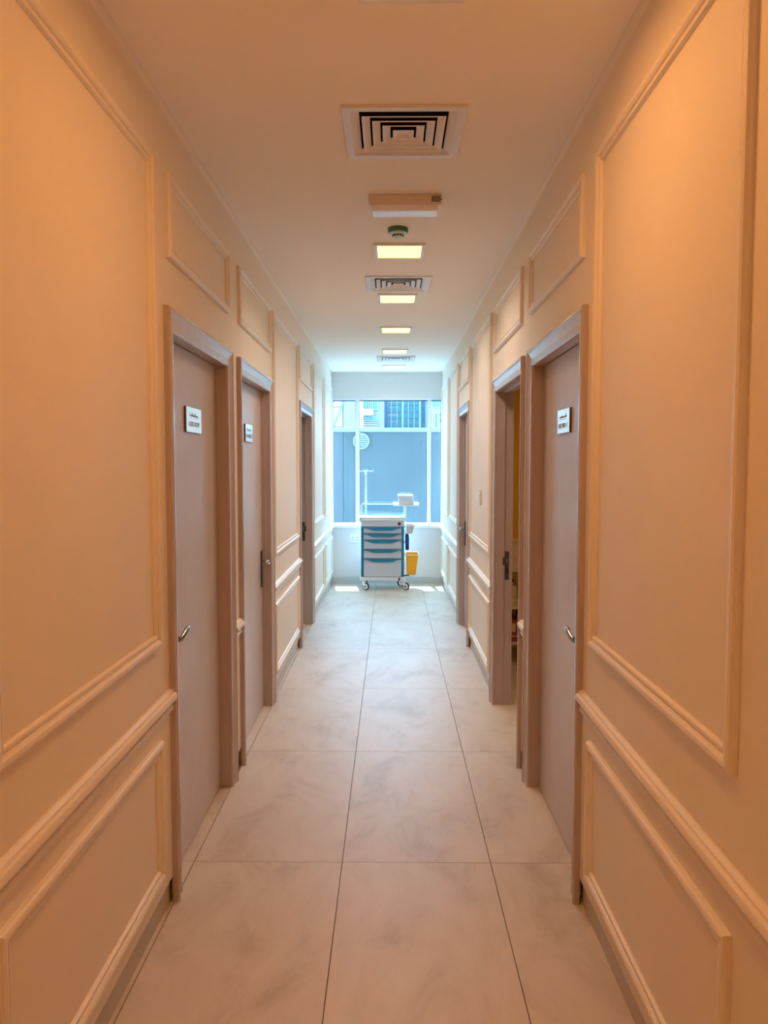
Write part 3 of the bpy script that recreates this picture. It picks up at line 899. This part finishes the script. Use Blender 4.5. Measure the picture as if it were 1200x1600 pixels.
def px_to(x, y, Y):
    return ((x - VX) / F_PX * Y, CAM_H + (VY - y) / F_PX * Y)
vx_, vz_ = px_to(564.5, 689.5, HY)
wv = empty('wall_louvre', (vx_, HY, vz_), 'round white louvred exhaust vent on the boundary wall', 'vent')
MB().lathe([(0.110, 0.0), (0.140, 0.0), (0.140, -0.03), (0.134, -0.045), (0.116, -0.045), (0.110, -0.03)], (vx_, HY, vz_), axis='y', seg=32).build('vent_ring', 'cap', wv, smooth=True)
MB().lathe([(0.0, -0.001), (0.11, -0.001), (0.11, -0.006), (0.0, -0.006)], (vx_, HY, vz_), axis='y', seg=28).build('vent_back', 'cable', wv)
for k in range(6):
    z = vz_ - .085 + .034 * k
    hw = math.sqrt(max(0.0, 0.110 ** 2 - (z - vz_) ** 2))
    mb = MB()
    mb.loops([[(x, HY - .008, z + .012), (x, HY - .036, z - .008), (x, HY - .036, z - .013), (x, HY - .008, z + .007)] for x in (vx_ - hw, vx_ + hw)])
    mb.build('slat', 'hoard2', wv)

# pale facade at the left
BY = 24.0
lf = empty('pale_building', (-4, BY, 0), 'pale stone building seen through the left light of the window', 'building')
fx1 = px_to(557, 650, BY)[0]
box('facade_wall', (-14, fx1, BY + .08, BY + 6, -.15, 6.5), 'facade', lf)
cw = 0.50
for i in range(4):
    for j in range(3):
        x1 = fx1 - .42 - cw * i
        box('stone_panel', (x1 - cw + .015, x1 - .015, BY + .03, BY + .09, 2.2 + .62 * j, 2.2 + .62 * (j + 1) - .03), 'facade', lf)
box('pilaster', (fx1 - .40, fx1 - .02, BY, BY + .10, -.15, 6.5), 'lilac', lf)
a = px_to(541, 620, BY - .02); b = px_to(519, 673, BY - .02)
MB().tube([(a[0] + .28, BY - .02, a[1] + .7), (a[0], BY - .02, a[1]), (b[0], BY - .02, b[1]), (b[0] - .3, BY - .02, b[1] - .75)], 0.024, 8).build('facade_cable', 'cable', lf, smooth=True)

# teal curtain wall tower
TY = 40.0
tw = empty('glass_tower', (0, TY, 0), 'teal glazed tower with a fine grid of mullions behind the boundary wall', 'building')
tx0, tx1 = px_to(600, 650, TY)[0], px_to(676, 650, TY)[0]
tz0, tz1 = 2.0, 7.0
box('tower_core', (tx0, tx1, TY + .3, TY + 5, -.15, tz1), 'mullion', tw)
CWD, CHT = 0.302, 0.34
nx = int((tx1 - tx0) / CWD)
pane_me = None
for i in range(nx):
    for j in range(11):
        x = tx0 + CWD * (i + .5) + (tx1 - tx0 - nx * CWD) / 2
        z = tz0 + CHT * (j + .5)
        if pane_me is None:
            o = MB().box(-CWD / 2 + .03, CWD / 2 - .03, -.02, .02, -CHT / 2 + .03, CHT / 2 - .03).build('facade_pane', 'teal_glass', tw)
            pane_me = o.data
        else:
            o = bpy.data.objects.new('facade_pane', pane_me); C.objects.link(o); o.parent = tw
        o.matrix_parent_inverse = tw.matrix_basis.inverted()
        o.location = (x, TY + .27, z)
box('upper_glazing', (tx0 + .1, tx1 - .1, TY + .26, TY + .29, tz0 + CHT * 11 + .05, tz1 - .2), 'teal_glass', tw)
for i in range(nx + 1):
    x = tx0 + CWD * i + (tx1 - tx0 - nx * CWD) / 2
    wd = .055 if i % 3 == 0 else .022
    box('tower_mullion', (x - wd, x + wd, TY + .16, TY + .30, 0.5, tz1), 'mullion', tw)
for x0, x1 in ((tx0 - .02, tx0 + .16), (px_to(664, 650, TY)[0] - .12, px_to(664, 650, TY)[0] + .06)):
    box('dark_strip', (x0, x1, TY + .1, TY + .30, 0.5, tz1), 'blue_glass', tw)

# lilac block with balconies left of the tower
LY = 36.0
bl = empty('lilac_block', (-1, LY, 0), 'lilac rendered block with balconies left of the glazed tower', 'building')
lx0, lx1 = px_to(553, 650, LY)[0], px_to(600, 650, LY)[0]
box('block_wall', (lx0, lx1, LY + .2, LY + 3.5, -.15, 6.8), 'lilac', bl)
def wnd(xa, ya, xb, yb, m='teal_glass'):
    p, q = px_to(xa, ya, LY), px_to(xb, yb, LY)
    f_ = box('window', (p[0], q[0], LY + .12, LY + .21, q[1], p[1]), 'mullion', bl)
    box('pane', (p[0] + .05, q[0] - .05, LY + .10, LY + .13, q[1] + .05, p[1] - .05), m, f_)
wnd(564, 612, 574, 640); wnd(575.5, 612, 580, 640, 'blue_glass'); wnd(581, 612, 591, 641)
wnd(564, 651, 573, 658.5); wnd(574, 651, 590, 658.5)
p, q = px_to(562, 641, LY), px_to(584, 650, LY)
box('balcony', (p[0], q[0], LY - .5, LY + .2, q[1], p[1]), 'facade', bl, 0.02)
for k in range(5):
    p, q = px_to(562, 660 + 2.6 * k, LY), px_to(589, 661.4 + 2.6 * k, LY)
    box('louvre_slat', (p[0], q[0], LY + .05, LY + .21, q[1], p[1]), 'facade', bl)

# block at the right
QY = 34.0
rb = empty('corner_block', (2, QY, 0), 'pale block with blue windows seen through the right light', 'building')
rx0, rx1 = px_to(672, 650, QY)[0], 9.0
box('block_wall', (rx0, rx1, QY + .2, QY + 5, -.15, 6.4), 'mullion', rb)
def wnd2(xa, ya, xb, yb, m):
    p, q = px_to(xa, ya, QY), px_to(xb, yb, QY)
    f_ = box('window', (p[0], q[0], QY + .12, QY + .21, q[1], p[1]), 'facade', rb)
    box('pane', (p[0] + .04, q[0] - .04, QY + .10, QY + .13, q[1] + .04, p[1] - .04), m, f_)
wnd2(674, 618, 688.5, 638, 'teal_glass'); wnd2(691, 618, 705, 638, 'teal_glass')
wnd2(679, 645, 684, 670, 'blue_glass'); wnd2(685, 645, 692, 651, 'blue_glass'); wnd2(685, 654, 692, 661, 'blue_glass'); wnd2(694, 645, 706, 670, 'blue_glass')
